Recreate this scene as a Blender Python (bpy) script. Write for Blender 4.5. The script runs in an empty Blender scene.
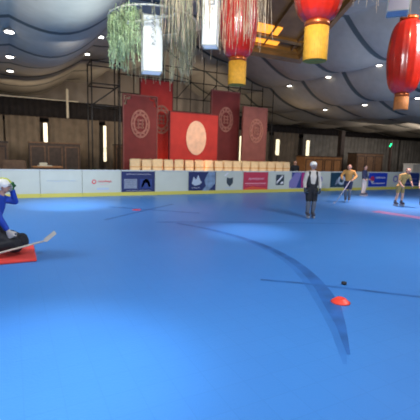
import bpy, bmesh, math, random
from math import sin, cos, pi, radians
from mathutils import Vector, Matrix, Quaternion

SC = bpy.context.scene
COL = SC.collection
random.seed(7)

# ------------------------------------------------------------------ camera
cam_data = bpy.data.cameras.new('camera')
cam = bpy.data.objects.new('camera', cam_data)
COL.objects.link(cam)
SC.camera = cam
cam_data.sensor_width = 36.0
cam_data.lens = 36.0 * 381.1 / 420.0
cam_data.clip_start = 0.05
cam_data.clip_end = 200
cr = Vector((0.88929455, -0.45645511, 0.02835368))
cu = Vector((0.0406398, 0.14062506, 0.98922849))
cf = Vector((0.45552564, 0.87856321, -0.14360735))
cam.matrix_world = Matrix(((cr.x, cu.x, -cf.x, 0), (cr.y, cu.y, -cf.y, 0), (cr.z, cu.z, -cf.z, 1.7), (0, 0, 0, 1)))
cam_data.dof.use_dof = True
cam_data.dof.focus_distance = 1.3
cam_data.dof.aperture_fstop = 32.67 / 4.6

# ------------------------------------------------------------------ world
world = bpy.data.worlds.new('world')
SC.world = world
world.use_nodes = True
world.node_tree.nodes['Background'].inputs[0].default_value = (0.30, 0.36, 0.5, 1)
world.node_tree.nodes['Background'].inputs[1].default_value = 0.10

# ------------------------------------------------------------------ lights
def area(name, loc, target, size, energy, color, size_y=None, spread=180):
    l = bpy.data.lights.new(name, 'AREA')
    l.energy = energy; l.color = color; l.size = size
    if size_y: l.shape = 'RECTANGLE'; l.size_y = size_y
    l.spread = radians(spread)
    o = bpy.data.objects.new(name, l); COL.objects.link(o)
    o.location = loc
    o.rotation_euler = (Vector(target) - Vector(loc)).to_track_quat('-Z', 'Y').to_euler()
    return o

def spot(name, loc, target, energy, color, angle=60, blend=0.6, radius=0.1):
    l = bpy.data.lights.new(name, 'SPOT')
    l.energy = energy; l.color = color; l.spot_size = radians(angle); l.spot_blend = blend
    l.shadow_soft_size = radius
    o = bpy.data.objects.new(name, l); COL.objects.link(o)
    o.location = loc
    o.rotation_euler = (Vector(target) - Vector(loc)).to_track_quat('-Z', 'Y').to_euler()
    return o

# unseen area lights added to light the rink, above and behind the viewer
area('rink_fill', (1.0, 1.0, 4.2), (1.5, 6, 0), 1.6, 290, (0.95, 0.97, 1.0))
area('rink_fill', (7.5, 2.5, 5.0), (8, 9, 0), 1.8, 330, (0.95, 0.97, 1.0))
area('rink_fill', (-3.0, 8.0, 4.6), (0, 12, 0), 1.6, 300, (0.93, 0.97, 1.0))
area('rink_fill', (15.0, 5.0, 4.4), (15, 12, 0), 1.8, 260, (0.93, 0.95, 1.0))
area('rink_fill', (2.0, 11.2, 4.4), (2.5, 13.6, 0), 1.2, 110, (0.95, 0.98, 1.0))
# unseen spots added to throw pools of light on the rink
spot('pool_fill', (1.6, 10.5, 4.3), (1.5, 12.7, 0), 1100, (0.85, 0.95, 1.0), 42, 1.0, 0.2)
spot('pool_fill', (0.2, 3.0, 4.3), (0.0, 3.0, 0), 650, (0.9, 0.92, 1.0), 46, 1.0, 0.2)
spot('pool_fill', (5.2, 7.6, 4.9), (4.7, 7.1, 0), 800, (1.0, 0.95, 1.0), 30, 1.0, 0.2)
spot('pool_fill', (13.0, 10.0, 4.6), (13.5, 9.5, 0), 2800, (1.0, 0.62, 0.56), 92, 1.0, 0.2)
spot('lantern_light', (4.9, 2.9, 4.9), (6.05, 4.6, 4.0), 160, (1.0, 0.8, 0.5), 34, 0.8, 0.08)
# blue wash lights pointing up at the roof lining
spot('roof_wash', (2.2, 8.0, 2.6), (1.2, 9.2, 5.0), 440, (0.66, 0.85, 1.0), 62, 1.0, 0.3)
spot('roof_wash', (12.5, 8.5, 2.9), (13.0, 11.5, 6.5), 230, (0.45, 0.60, 1.0), 110, 1.0, 0.3)
spot('roof_wash', (20.0, 9.0, 1.6), (19.5, 12.5, 4.8), 190, (0.6, 0.75, 1.0), 110, 1.0, 0.3)
spot('roof_wash', (1.8, 19.5, 2.4), (1.6, 17.5, 5.0), 85, (1.0, 0.80, 0.55), 120, 1.0, 0.3)  # warm uplight added to offset the blue bounce on the rear lining
spot('roof_wash', (15.6, 19.8, 2.2), (15.5, 17.5, 5.0), 90, (1.0, 0.76, 0.50), 120, 1.0, 0.3)  # second warm uplight added for the rear lining, right side
spot('planter_fill', (0.4, 1.6, 4.6), (2.3, 5.5, 3.7), 260, (0.98, 1.0, 0.94), 50, 1.0, 0.15)  # unseen spot added to brighten planter and lanterns from the viewer's side
# warm stage light on the red panels
spot('stage_wash', (8.4, 16.6, 0.5), (8.4, 18.3, 2.2), 90, (1.0, 0.35, 0.16), 120, 0.9, 0.2)
spot('stage_wash', (6.6, 17.7, 0.6), (6.9, 18.9, 1.8), 40, (1.0, 0.3, 0.1), 110, 0.9, 0.1)
area('stage_wash', (9.4, 15.7, 3.9), (9.4, 17.4, 1.2), 9.0, 110, (1.0, 0.76, 0.50), 0.4)
area('back_hall_fill', (2, 20.5, 3.6), (3, 26, 3.0), 6.0, 90, (1.0, 0.82, 0.62), 0.6)  # unseen area lights added to brighten the rear drapes and lining
area('back_hall_fill', (9, 21.3, 4.0), (9, 27, 5.0), 6.0, 115, (1.0, 0.84, 0.68), 0.6)
area('back_hall_fill', (26, 18, 3.6), (27, 26, 2.0), 7.0, 130, (0.95, 0.86, 0.80), 0.6)

SC.view_settings.view_transform = 'Standard'
SC.view_settings.look = 'None'
SC.view_settings.gamma = 1
SC.view_settings.use_curve_mapping = False
SC.view_settings.exposure = 0.0

# ------------------------------------------------------------------ materials
def mat(name, col, rough=0.6, metal=0.0, emis=None, estr=0.0, noise=0.0, nscale=8.0, bump=0.0,
        trans=0.0, spec=0.5, coat=0.0, sss=0.0):
    m = bpy.data.materials.new(name); m.use_nodes = True
    nt = m.node_tree; b = nt.nodes['Principled BSDF']
    b.inputs['Base Color'].default_value = (*col, 1)
    b.inputs['Roughness'].default_value = rough
    b.inputs['Metallic'].default_value = metal
    b.inputs['Specular IOR Level'].default_value = spec
    b.inputs['Coat Weight'].default_value = coat
    b.inputs['Transmission Weight'].default_value = trans
    if sss: b.inputs['Subsurface Weight'].default_value = sss
    if emis:
        b.inputs['Emission Color'].default_value = (*emis, 1)
        b.inputs['Emission Strength'].default_value = estr
    if noise or bump:
        tc = nt.nodes.new('ShaderNodeTexCoord')
        n = nt.nodes.new('ShaderNodeTexNoise'); n.inputs['Scale'].default_value = nscale
        n.inputs['Detail'].default_value = 4
        nt.links.new(tc.outputs['Object'], n.inputs['Vector'])
        if noise:
            r = nt.nodes.new('ShaderNodeValToRGB')
            r.color_ramp.elements[0].position = 0.3; r.color_ramp.elements[1].position = 0.7
            r.color_ramp.elements[0].color = (*[c * (1 - noise) for c in col], 1)
            r.color_ramp.elements[1].color = (*[min(1, c * (1 + noise)) for c in col], 1)
            nt.links.new(n.outputs['Fac'], r.inputs['Fac'])
            nt.links.new(r.outputs['Color'], b.inputs['Base Color'])
        if bump:
            bp = nt.nodes.new('ShaderNodeBump'); bp.inputs['Strength'].default_value = bump
            bp.inputs['Distance'].default_value = 0.02
            nt.links.new(n.outputs['Fac'], bp.inputs['Height'])
            nt.links.new(bp.outputs['Normal'], b.inputs['Normal'])
    return m

def floor_material():
    m = bpy.data.materials.new('blue_rink_tiles'); m.use_nodes = True
    nt = m.node_tree; b = nt.nodes['Principled BSDF']
    L = nt.links.new
    tc = nt.nodes.new('ShaderNodeTexCoord')
    br = nt.nodes.new('ShaderNodeTexBrick')
    br.offset = 0.0; br.squash = 1.0
    br.inputs['Scale'].default_value = 1.0
    br.inputs['Brick Width'].default_value = 0.25
    br.inputs['Row Height'].default_value = 0.25
    br.inputs['Mortar Size'].default_value = 0.004
    br.inputs['Color1'].default_value = (0.052, 0.232, 0.63, 1)
    br.inputs['Color2'].default_value = (0.054, 0.237, 0.64, 1)
    br.inputs['Mortar'].default_value = (0.048, 0.218, 0.60, 1)
    L(tc.outputs['Object'], br.inputs['Vector'])
    n = nt.nodes.new('ShaderNodeTexNoise'); n.inputs['Scale'].default_value = 0.35; n.inputs['Detail'].default_value = 5
    L(tc.outputs['Object'], n.inputs['Vector'])
    mx = nt.nodes.new('ShaderNodeMix'); mx.data_type = 'RGBA'; mx.blend_type = 'MULTIPLY'
    mx.inputs['Factor'].default_value = 0.35
    rp = nt.nodes.new('ShaderNodeValToRGB')
    rp.color_ramp.elements[0].position = 0.35; rp.color_ramp.elements[1].position = 0.65
    rp.color_ramp.elements[0].color = (0.72, 0.76, 0.86, 1); rp.color_ramp.elements[1].color = (1, 1, 1, 1)
    L(n.outputs['Fac'], rp.inputs['Fac'])
    L(br.outputs['Color'], mx.inputs[6]); L(rp.outputs['Color'], mx.inputs[7])
    L(mx.outputs[2], b.inputs['Base Color'])
    b.inputs['Roughness'].default_value = 0.38
    b.inputs['Specular IOR Level'].default_value = 0.5
    n2 = nt.nodes.new('ShaderNodeTexNoise'); n2.inputs['Scale'].default_value = 40
    L(tc.outputs['Object'], n2.inputs['Vector'])
    bp = nt.nodes.new('ShaderNodeBump'); bp.inputs['Strength'].default_value = 0.15; bp.inputs['Distance'].default_value = 0.01
    L(n2.outputs['Fac'], bp.inputs['Height']); L(bp.outputs['Normal'], b.inputs['Normal'])
    return m

M = dict(
    floor=floor_material(),
    line_shade_dark=mat('dark_blue_line_and_shade', (0.024, 0.130, 0.42), 0.45, noise=0.25, nscale=3),  # rink lines, and the core of the painted shadow band
    shade_mid=mat('mid_blue_shade', (0.036, 0.178, 0.53), 0.42, noise=0.1, nscale=3),  # shade painted in as a mid blue
    line_red=mat('worn_red_line', (0.30, 0.16, 0.42), 0.5, noise=0.3, nscale=3),
    red_paint=mat('red_paint', (0.75, 0.05, 0.08), 0.5),
    concrete=mat('hall_concrete', (0.22, 0.2, 0.18), 0.8, noise=0.2, nscale=2),
    fabric=mat('roof_lining_fabric', (0.42, 0.37, 0.295), 0.85, noise=0.06, nscale=3, bump=0.1),
    seam=mat('roof_seam_webbing', (0.09, 0.10, 0.09), 0.8),
    gable=mat('gable_drape', (0.36, 0.31, 0.26), 0.9, noise=0.15, nscale=1.2),
    valance=mat('black_valance', (0.02, 0.016, 0.016), 0.9, noise=0.3, nscale=4),
    cream_and_glow=mat('cream_and_valance_glow', (0.75, 0.68, 0.52), 0.6),
    curtain=mat('grey_brown_curtain', (0.21, 0.165, 0.12), 0.9, noise=0.2, nscale=2),
    curtain_l=mat('pale_grey_curtain', (0.27, 0.25, 0.22), 0.9, noise=0.2, nscale=2),
    wood=mat('brown_wood', (0.14, 0.075, 0.04), 0.6, noise=0.3, nscale=5),
    woodl=mat('orange_wood', (0.50, 0.22, 0.08), 0.6, noise=0.2, nscale=5),
    dark=mat('dark_wood', (0.05, 0.032, 0.025), 0.6, noise=0.3, nscale=5),
    board=mat('white_rink_board', (0.60, 0.65, 0.58), 0.35, noise=0.04, nscale=2),
    cap=mat('board_cap_rail', (0.66, 0.72, 0.74), 0.4),
    kick=mat('yellow_kick_plate', (0.66, 0.60, 0.12), 0.45),
    navy=mat('navy_print', (0.018, 0.03, 0.13), 0.4),
    navy2=mat('navy_blue_print', (0.03, 0.06, 0.24), 0.4),
    steel=mat('pale_blue_print', (0.20, 0.30, 0.46), 0.4, noise=0.3, nscale=6),
    grey_print=mat('grey_print', (0.28, 0.33, 0.45), 0.5, noise=0.2, nscale=12),
    red_print=mat('red_print', (0.56, 0.035, 0.08), 0.4),
    orange_print=mat('orange_print', (0.75, 0.10, 0.04), 0.4),
    pinkp=mat('pink_print', (0.85, 0.45, 0.55), 0.5),
    magenta=mat('magenta_print', (0.42, 0.03, 0.20), 0.4),
    royal=mat('royal_blue_print', (0.02, 0.06, 0.52), 0.4),
    white_print=mat('white_print', (0.8, 0.8, 0.84), 0.5),
    charcoal=mat('charcoal_print', (0.03, 0.05, 0.07), 0.5),
    teal=mat('dark_teal_print', (0.02, 0.06, 0.10), 0.4),
    violet=mat('violet_print', (0.22, 0.20, 0.48), 0.5),
    faint=mat('faint_blue_print', (0.50, 0.60, 0.72), 0.5),
    maroon=mat('maroon_cloth', (0.18, 0.025, 0.026), 0.75, noise=0.15, nscale=2),
    maroon2=mat('dusty_maroon_cloth', (0.25, 0.085, 0.075), 0.8, noise=0.15, nscale=2),
    redcloth=mat('red_cloth', (0.50, 0.035, 0.03), 0.75, noise=0.12, nscale=2),
    medal=mat('antique_gold_medallion', (0.36, 0.15, 0.12), 0.7, noise=0.3, nscale=14),
    medalpale=mat('pale_gold_medallion', (0.88, 0.58, 0.42), 0.7, noise=0.12, nscale=4),
    pipe=mat('dark_steel_pipe', (0.06, 0.055, 0.05), 0.5, metal=0.5),
    cover=mat('cream_chair_cover', (0.86, 0.68, 0.44), 0.8, noise=0.1, nscale=6),
    sash=mat('gold_sash', (0.75, 0.42, 0.14), 0.5),
    stage=mat('stage_carpet', (0.12, 0.02, 0.02), 0.9),
    gold=mat('gold_lacquer', (0.28, 0.13, 0.03), 0.4, metal=0.3, noise=0.25, nscale=3),
    goldd=mat('dark_gold_panel', (0.16, 0.075, 0.02), 0.5, noise=0.35, nscale=2),
    glow=mat('amber_light_strip', (1, 0.5, 0.05), 0.5, emis=(1.0, 0.36, 0.02), estr=1.1),
    lred=mat('red_lantern_silk', (0.60, 0.022, 0.010), 0.28, coat=0.4, noise=0.15, nscale=9, sss=0.0),
    lgold=mat('lantern_gold_cap', (0.50, 0.12, 0.03), 0.35, metal=0.6),
    tassel=mat('yellow_lantern_fringe', (0.62, 0.30, 0.02), 0.7, noise=0.15, nscale=20),
    tassel2=mat('orange_lantern_fringe', (0.50, 0.17, 0.04), 0.7, noise=0.15, nscale=20),
    cord=mat('hanging_cord', (0.35, 0.33, 0.30), 0.8),
    paper=mat('white_paper_lantern', (0.85, 0.88, 0.86), 0.8, emis=(0.95, 1.0, 0.97), estr=0.32),  # faint glow stands in for strong front light on the paper
    paperd=mat('unlit_paper_lantern', (0.66, 0.58, 0.60), 0.8),
    ink=mat('grey_ink', (0.45, 0.46, 0.46), 0.8),
    bamboo=mat('pale_bamboo', (0.70, 0.70, 0.60), 0.6),
    leaf=mat('bright_green_leaf', (0.58, 0.74, 0.40), 0.7, noise=0.4, nscale=6),
    leaf2=mat('dusty_willow_leaf', (0.52, 0.50, 0.31), 0.75, noise=0.3, nscale=6),
    strand=mat('dry_tan_strand', (0.76, 0.58, 0.38), 0.8, noise=0.3, nscale=6),
    lamp_body=mat('lamp_housing', (0.3, 0.3, 0.3), 0.4, metal=0.6),
    lamp=mat('lamp_lens', (1, 1, 1), 0.4, emis=(1.0, 0.95, 0.85), estr=8),
    tube=mat('warm_tube_light', (1, 1, 1), 0.4, emis=(1.0, 0.86, 0.52), estr=1.2),
    green_led=mat('green_led', (0, 1, 0.4), 0.4, emis=(0.03, 1.0, 0.35), estr=1.5),
    skin=mat('skin', (0.56, 0.32, 0.23), 0.55, sss=0.0),
    hair=mat('black_hair', (0.015, 0.012, 0.01), 0.6),
    white_cloth=mat('white_jersey', (0.50, 0.48, 0.45), 0.8),
    black_cloth=mat('black_cloth', (0.012, 0.013, 0.018), 0.8),
    blue_jersey=mat('blue_jersey', (0.012, 0.06, 0.44), 0.7, noise=0.2, nscale=6),
    yg=mat('olive_yellow_cloth', (0.30, 0.34, 0.12), 0.8),
    yellow_j=mat('amber_jersey', (0.45, 0.25, 0.07), 0.8),
    tan_j=mat('tan_jersey', (0.27, 0.20, 0.07), 0.8),
    navy_c=mat('navy_shorts', (0.02, 0.03, 0.08), 0.8),
    grey_sock=mat('grey_sock', (0.12, 0.14, 0.18), 0.8),
    helmet_w=mat('white_helmet', (0.88, 0.88, 0.84), 0.3),
    helmet_y=mat('yellow_helmet_stripe', (0.70, 0.75, 0.10), 0.4),
    green_pad=mat('green_glove', (0.05, 0.20, 0.05), 0.6, noise=0.4, nscale=20),
    mask=mat('face_cage', (0.35, 0.36, 0.38), 0.4, metal=0.4),
    skate=mat('skate_boot', (0.05, 0.05, 0.07), 0.5),
    wheel=mat('skate_wheel', (0.35, 0.38, 0.42), 0.5),
    stick=mat('stick_shaft', (0.55, 0.50, 0.42), 0.5),
    mat_red=mat('red_foam_mat', (0.78, 0.06, 0.05), 0.6),
    orange=mat('orange_plastic', (0.95, 0.07, 0.04), 0.4),
    puck=mat('black_rubber', (0.02, 0.02, 0.025), 0.5),
    glass=mat('dark_eye', (0.02, 0.015, 0.01), 0.2),
    lip=mat('lip', (0.42, 0.14, 0.12), 0.5),
    bush=mat('dark_bush', (0.03, 0.05, 0.02), 0.8, noise=0.4, nscale=8),
    pot=mat('clay_pot', (0.22, 0.10, 0.06), 0.7),
    white_tbl=mat('white_tablecloth', (0.92, 0.90, 0.84), 0.8),
)

# ------------------------------------------------------------------ mesh helpers
class MB:
    """collects simple shapes into one mesh"""
    def __init__(self): self.bm = bmesh.new(); self.mats = []
    def _mi(self, m):
        if m is None: return 0
        if m not in self.mats: self.mats.append(m)
        return self.mats.index(m)
    def box(self, lo, hi, m=None, rot=None, piv=None, bevel=0.0):
        i = self._mi(m)
        ps = [Vector((x, y, z)) for x in (lo[0], hi[0]) for y in (lo[1], hi[1]) for z in (lo[2], hi[2])]
        if rot is not None:
            c = Vector(piv) if piv is not None else (Vector(lo) + Vector(hi)) / 2
            ps = [rot @ (p - c) + c for p in ps]
        vs = [self.bm.verts.new(p) for p in ps]
        fs = []
        for q in ((0, 1, 3, 2), (4, 6, 7, 5), (0, 4, 5, 1), (2, 3, 7, 6), (0, 2, 6, 4), (1, 5, 7, 3)):
            f = self.bm.faces.new([vs[k] for k in q]); f.material_index = i; fs.append(f)
        if bevel:
            es = list({e for f in fs for e in f.edges})
            r = bmesh.ops.bevel(self.bm, geom=es, offset=bevel, segments=2, affect='EDGES')
            for f in r['faces']: f.material_index = i
        return self
    def tube(self, a, b, r, r2=None, seg=8, m=None):
        i = self._mi(m); r2 = r if r2 is None else r2
        a = Vector(a); b = Vector(b); d = (b - a).normalized()
        q = d.to_track_quat('Z', 'Y')
        A = [self.bm.verts.new(a + q @ Vector((r * cos(2 * pi * k / seg), r * sin(2 * pi * k / seg), 0))) for k in range(seg)]
        B = [self.bm.verts.new(b + q @ Vector((r2 * cos(2 * pi * k / seg), r2 * sin(2 * pi * k / seg), 0))) for k in range(seg)]
        for k in range(seg):
            f = self.bm.faces.new((A[k], A[(k + 1) % seg], B[(k + 1) % seg], B[k])); f.material_index = i; f.smooth = True
        f = self.bm.faces.new(A[::-1]); f.material_index = i
        f = self.bm.faces.new(B); f.material_index = i
        return self
    def lathe(self, prof, c=(0, 0, 0), seg=24, m=None, ripple=0.0, nr=0, smooth=True):
        i = self._mi(m); c = Vector(c); rings = []
        for (r, z) in prof:
            rings.append([self.bm.verts.new(c + Vector(((r * (1 + ripple * (cos(nr * 2 * pi * k / seg)))) * cos(2 * pi * k / seg),
                          (r * (1 + ripple * (cos(nr * 2 * pi * k / seg)))) * sin(2 * pi * k / seg), z))) for k in range(seg)])
        for a, b in zip(rings, rings[1:]):
            for k in range(seg):
                f = self.bm.faces.new((a[k], a[(k + 1) % seg], b[(k + 1) % seg], b[k])); f.material_index = i; f.smooth = smooth
        f = self.bm.faces.new(rings[0][::-1]); f.material_index = i
        f = self.bm.faces.new(rings[-1]); f.material_index = i
        return self
    def prism(self, pts, y0, y1, m=None):
        """outline in the xz plane, extruded from y0 to y1"""
        i = self._mi(m)
        A = [self.bm.verts.new((x, y0, z)) for x, z in pts]
        B = [self.bm.verts.new((x, y1, z)) for x, z in pts]
        n = len(pts)
        for k in range(n):
            f = self.bm.faces.new((A[k], A[(k + 1) % n], B[(k + 1) % n], B[k])); f.material_index = i
        f = self.bm.faces.new(A[::-1]); f.material_index = i
        f = self.bm.faces.new(B); f.material_index = i
        return self
    def build(self, name, m=None, parent=None, loc=None):
        bmesh.ops.recalc_face_normals(self.bm, faces=self.bm.faces)
        me = bpy.data.meshes.new(name); self.bm.to_mesh(me); self.bm.free()
        ms = self.mats if self.mats else [m]
        for x in ms: me.materials.append(x)
        o = bpy.data.objects.new(name, me); COL.objects.link(o)
        if parent is not None: o.parent = parent
        if loc is not None: o.location = loc
        return o

def tag(o, label=None, cat=None, group=None, kind=None):
    if label: o['label'] = label
    if cat: o['category'] = cat
    if group: o['group'] = group
    if kind: o['kind'] = kind
    return o

def thing(name, label, cat, loc=(0, 0, 0), rz=0.0, group=None):
    o = bpy.data.objects.new(name, None); COL.objects.link(o)
    o.empty_display_size = 0.2
    o.location = loc; o.rotation_euler = (0, 0, rz)
    return tag(o, label, cat, group)

def copy_tree(o, parent=None):
    c = o.copy(); COL.objects.link(c)
    if parent is not None: c.parent = parent
    for ch in list(o.children): copy_tree(ch, c)
    return c

def struct(o): o['kind'] = 'structure'; return o

# ------------------------------------------------------------------ setting
fl = MB().box((-14, -12, -0.1), (46, 15.02, 0)).build('floor', M['floor']); struct(fl)
fb = MB().box((-14, 15.02, -0.1), (46, 28, -0.002)).build('floor', M['concrete']); struct(fb)

def strip(name, pts, w, m, z=0.002):
    """a flat painted line or shadow band with a little thickness following pts"""
    b = bmesh.new(); L = []; R_ = []
    for k, p in enumerate(pts):
        a = Vector(pts[max(0, k - 1)]); c = Vector(pts[min(len(pts) - 1, k + 1)])
        d = (c - a).normalized(); n = Vector((-d.y, d.x))
        ww = w[k] if isinstance(w, (list, tuple)) else w
        L.append(b.verts.new((p[0] + n.x * ww / 2, p[1] + n.y * ww / 2, z)))
        R_.append(b.verts.new((p[0] - n.x * ww / 2, p[1] - n.y * ww / 2, z)))
    for k in range(len(pts) - 1): b.faces.new((L[k], L[k + 1], R_[k + 1], R_[k]))
    bmesh.ops.recalc_face_normals(b, faces=b.faces)
    me = bpy.data.meshes.new(name); b.to_mesh(me); b.free(); me.materials.append(m)
    o = bpy.data.objects.new(name, me); COL.objects.link(o); return struct(o)

def bez(p0, p1, p2, n=14):
    return [((1 - t) ** 2 * p0[0] + 2 * t * (1 - t) * p1[0] + t * t * p2[0],
             (1 - t) ** 2 * p0[1] + 2 * t * (1 - t) * p1[1] + t * t * p2[1]) for t in [k / n for k in range(n + 1)]]

# worn rink markings, and soft shadow bands painted onto the floor
strip('floor_strip', bez((3.55, 8.6), (5.3, 5.3), (2.55, 2.2)), [0.05 + 0.012 * k for k in range(13)] + [0.1, 0.03], M['line_shade_dark'], 0.0035)  # dark core of a shadow band painted on the floor
strip('floor_strip', bez((3.55, 8.6), (5.3, 5.3), (2.4, 2.1)), [0.12 + 0.016 * k for k in range(12)] + [0.24, 0.14, 0.03], M['shade_mid'], 0.0018)  # soft edge of that painted shadow band
strip('floor_strip', [(3.0, 4.2), (3.43, 3.87), (4.5, 2.86), (5.2, 2.1)], 0.07, M['line_shade_dark'], 0.0024)
strip('floor_strip', bez((3.1, 8.9), (5.0, 8.4), (7.8, 7.1)), 0.12, M['shade_mid'], 0.0028)  # fainter shadow band, painted in blue
strip('floor_strip', [(2.0, 9.6), (3.6, 11.0), (4.8, 12.0)], 0.10, M['line_shade_dark'], 0.002)
strip('floor_strip', [(2.6, 11.9), (3.6, 11.0), (4.8, 9.9)], 0.10, M['line_shade_dark'], 0.0024)
strip('floor_strip', [(10.6, 8.6), (10.75, 7.6), (10.9, 6.4), (10.95, 5.0)], 0.5, M['line_red'])
sp = MB().lathe([(0.14, 0), (0.14, 0.003)], (3.25, 11.05, 0), 20).build('floor_mark', M['red_paint']); struct(sp)

# ceiling: swagged roof lining hung between rafters
KN = [(-10, 7.2), (-5.8, 7.0), (-3.2, 6.05), (0.06, 4.92), (3.2, 6.02), (5.9, 7.0), (8.6, 8.0), (11.4, 6.95), (14.45, 5.82), (17.22, 4.70),
      (20.6, 4.45), (25.5, 4.45), (31, 4.3), (38, 4.1), (46, 4.1)]
SAG = [0.5, 0.6, 0.62, 0.68, 0.45, 0.45, 0.45, 0.5, 0.55, 0.45, 0.4, 0.35, 0.3, 0.3]
V0, PITCH = 11.3, 2.95
def roof(u, v):
    for k in range(len(KN) - 1):
        if u <= KN[k + 1][0] or k == len(KN) - 2:
            t = (u - KN[k][0]) / (KN[k + 1][0] - KN[k][0]); t = min(1, max(0, t))
            z = KN[k][1] * (1 - t) + KN[k + 1][1] * t
            w = 4 * t * (1 - t)
            s = ((v - V0) / PITCH) % 1.0
            bl = 0.10 if u < 4 else 0.26
            far = 1.0 if v < 14.5 else max(0.45, 1 - (v - 14.5) * 0.11)
            return z + 0.06 - far * SAG[k] * w * (0.85 + 0.15 * math.sin(u)) - bl * w * math.sin(pi * s) ** 0.8
bm = bmesh.new()
us = sorted(set([round(-10 + 0.25 * k, 3) for k in range(225)] + [k[0] for k in KN]))
vs_ = sorted(set([round(-11.5 + 0.3 * k, 3) for k in range(130)] +
                 [round(V0 + n * PITCH + d, 3) for n in range(-7, 7) for d in (-0.13, 0, 0.13)]))
vs_ = [v for v in vs_ if v <= 27.2]
G = [[bm.verts.new((u, v, roof(u, v))) for v in vs_] for u in us]
for i in range(len(us) - 1):
    for j in range(len(vs_) - 1):
        f = bm.faces.new((G[i][j], G[i][j + 1], G[i + 1][j + 1], G[i + 1][j])); f.smooth = True
        vm = (vs_[j] + vs_[j + 1]) / 2
        d = ((vm - V0 + PITCH / 2) % PITCH) - PITCH / 2
        if abs(d) < 0.14: f.material_index = 1
me = bpy.data.meshes.new('ceiling'); bm.to_mesh(me); bm.free()
me.materials.append(M['fabric']); me.materials.append(M['seam'])
o = bpy.data.objects.new('ceiling', me); COL.objects.link(o); struct(o)

def draped(name, a, b, z0, z1, m, amp=0.06, wl=0.5, step=0.06, top=None, thick=0.03):
    """a hanging cloth wall with vertical folds from a to b"""
    a = Vector((*a, 0)); b = Vector((*b, 0)); L = (b - a).length; d = (b - a) / L; n = Vector((-d.y, d.x, 0))
    bmm = bmesh.new(); K = int(L / step); rows = [[], [], [], []]
    for k in range(K + 1):
        s = L * k / K
        off = amp * (sin(2 * pi * s / wl) + 0.4 * sin(2 * pi * s / (wl * 2.7) + 1))
        p = a + d * s + n * off
        zt = z1 if top is None else top(p.x, p.y)
        rows[0].append(bmm.verts.new((p.x, p.y, z0))); rows[1].append(bmm.verts.new((p.x, p.y, zt)))
        q = p + n * thick
        rows[2].append(bmm.verts.new((q.x, q.y, zt))); rows[3].append(bmm.verts.new((q.x, q.y, z0)))
    for r in range(4):
        A, B = rows[r], rows[(r + 1) % 4]
        for k in range(K):
            f = bmm.faces.new((A[k], A[k + 1], B[k + 1], B[k])); f.smooth = (r % 2 == 0)
    for k in (0, K): bmm.faces.new([rows[r][k] for r in range(4)])
    bmesh.ops.recalc_face_normals(bmm, faces=bmm.faces)
    mm = bpy.data.meshes.new(name); bmm.to_mesh(mm); bmm.free(); mm.materials.append(m)
    ob = bpy.data.objects.new(name, mm); COL.objects.link(ob); return ob

struct(draped('wall_back', (-10, 27), (46, 27), 0, 8, M['gable'], 0.05, 0.9, 0.12, top=lambda x, y: roof(x, y) + 0.25))
struct(MB().box((-10.3, -12, 0), (-10.05, 27.3, 8)).build('wall_left', M['gable']))
struct(MB().box((46.1, -12, 0), (46.3, 27.3, 6)).build('wall_right', M['gable']))
struct(MB().box((-10.3, -12.3, 0), (46.3, -12.05, 9)).build('wall_front', M['gable']))
struct(draped('trim_1', (-10, 26.4), (46, 26.4), 3.45, 4.75, M['valance'], 0.05, 0.35, 0.08, top=lambda x, y: min(4.78, roof(x, y) + 0.02)))
struct(MB().box((-10, 26.25, 4.78), (3.9, 26.5, 4.84)).build('valance_glow', M['cream_and_glow']))  # pale strip painted in for the light glowing along the valance top

# ------------------------------------------------------------------ rink boards
def board(u0, u1, label, advert=None):
    w = u1 - u0
    t = thing('rink_board', label, 'rink board', ((u0 + u1) / 2, 14.85, 0))
    MB().box((-w / 2 + .006, 0, 0.0), (w / 2 - .006, 0.05, 0.97), bevel=0.006).build('panel', M['board'], t)
    MB().box((-w / 2 + .002, -0.015, 0.0), (w / 2 - .002, -0.001, 0.145), bevel=0.004).build('kick_plate', M['kick'], t)
    MB().box((-w / 2 + .002, -0.02, 0.972), (w / 2 - .002, 0.07, 1.01), bevel=0.01).build('cap_rail', M['cap'], t)
    if advert: advert(t, w)
    return t

def sheet(t, w, m, z0=0.18, z1=0.955, x0=None, x1=None):
    x0 = -w / 2 + 0.02 if x0 is None else x0; x1 = w / 2 - 0.02 if x1 is None else x1
    return MB().box((x0, -0.008, z0), (x1, -0.001, z1)).build('advert_sheet', m, t)

def flat(b, x0, x1, z0, z1, m): b.box((x0, -0.014, z0), (x1, -0.0081, z1), m)
def script(b, x0, x1, z, hgt, m, n=None, r=0.012, seed=1):
    """unreadable handwriting-like strokes"""
    rnd = random.Random(seed); n = n or int((x1 - x0) / 0.035); pts = []
    for k in range(n + 1):
        pts.append(Vector((x0 + (x1 - x0) * k / n, -0.011, z + hgt * (0.5 if k % 2 else -0.5) * rnd.uniform(0.5, 1.0))))
    for p, q in zip(pts, pts[1:]): b.tube(p, q, r, r, 5, m)
def ring(b, cx, cz, r0, r1, m, n=24, sx=1.0):
    i = b._mi(m)
    pts0 = [b.bm.verts.new((cx + sx * r0 * cos(2 * pi * k / n), -0.014, cz + r0 * sin(2 * pi * k / n))) for k in range(n)]
    pts1 = [b.bm.verts.new((cx + sx * r1 * cos(2 * pi * k / n), -0.014, cz + r1 * sin(2 * pi * k / n))) for k in range(n)]
    q0 = [b.bm.verts.new((v.co.x, -0.0081, v.co.z)) for v in pts0]; q1 = [b.bm.verts.new((v.co.x, -0.0081, v.co.z)) for v in pts1]
    for k in range(n):
        k2 = (k + 1) % n
        for q in ((pts0[k], pts0[k2], pts1[k2], pts1[k]), (pts1[k], pts1[k2], q1[k2], q1[k]), (pts0[k2], pts0[k], q0[k], q0[k2])):
            f = b.bm.faces.new(q); f.material_index = i
def poly(b, pts, m): b.prism(pts, -0.014, -0.0081, m)

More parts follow.
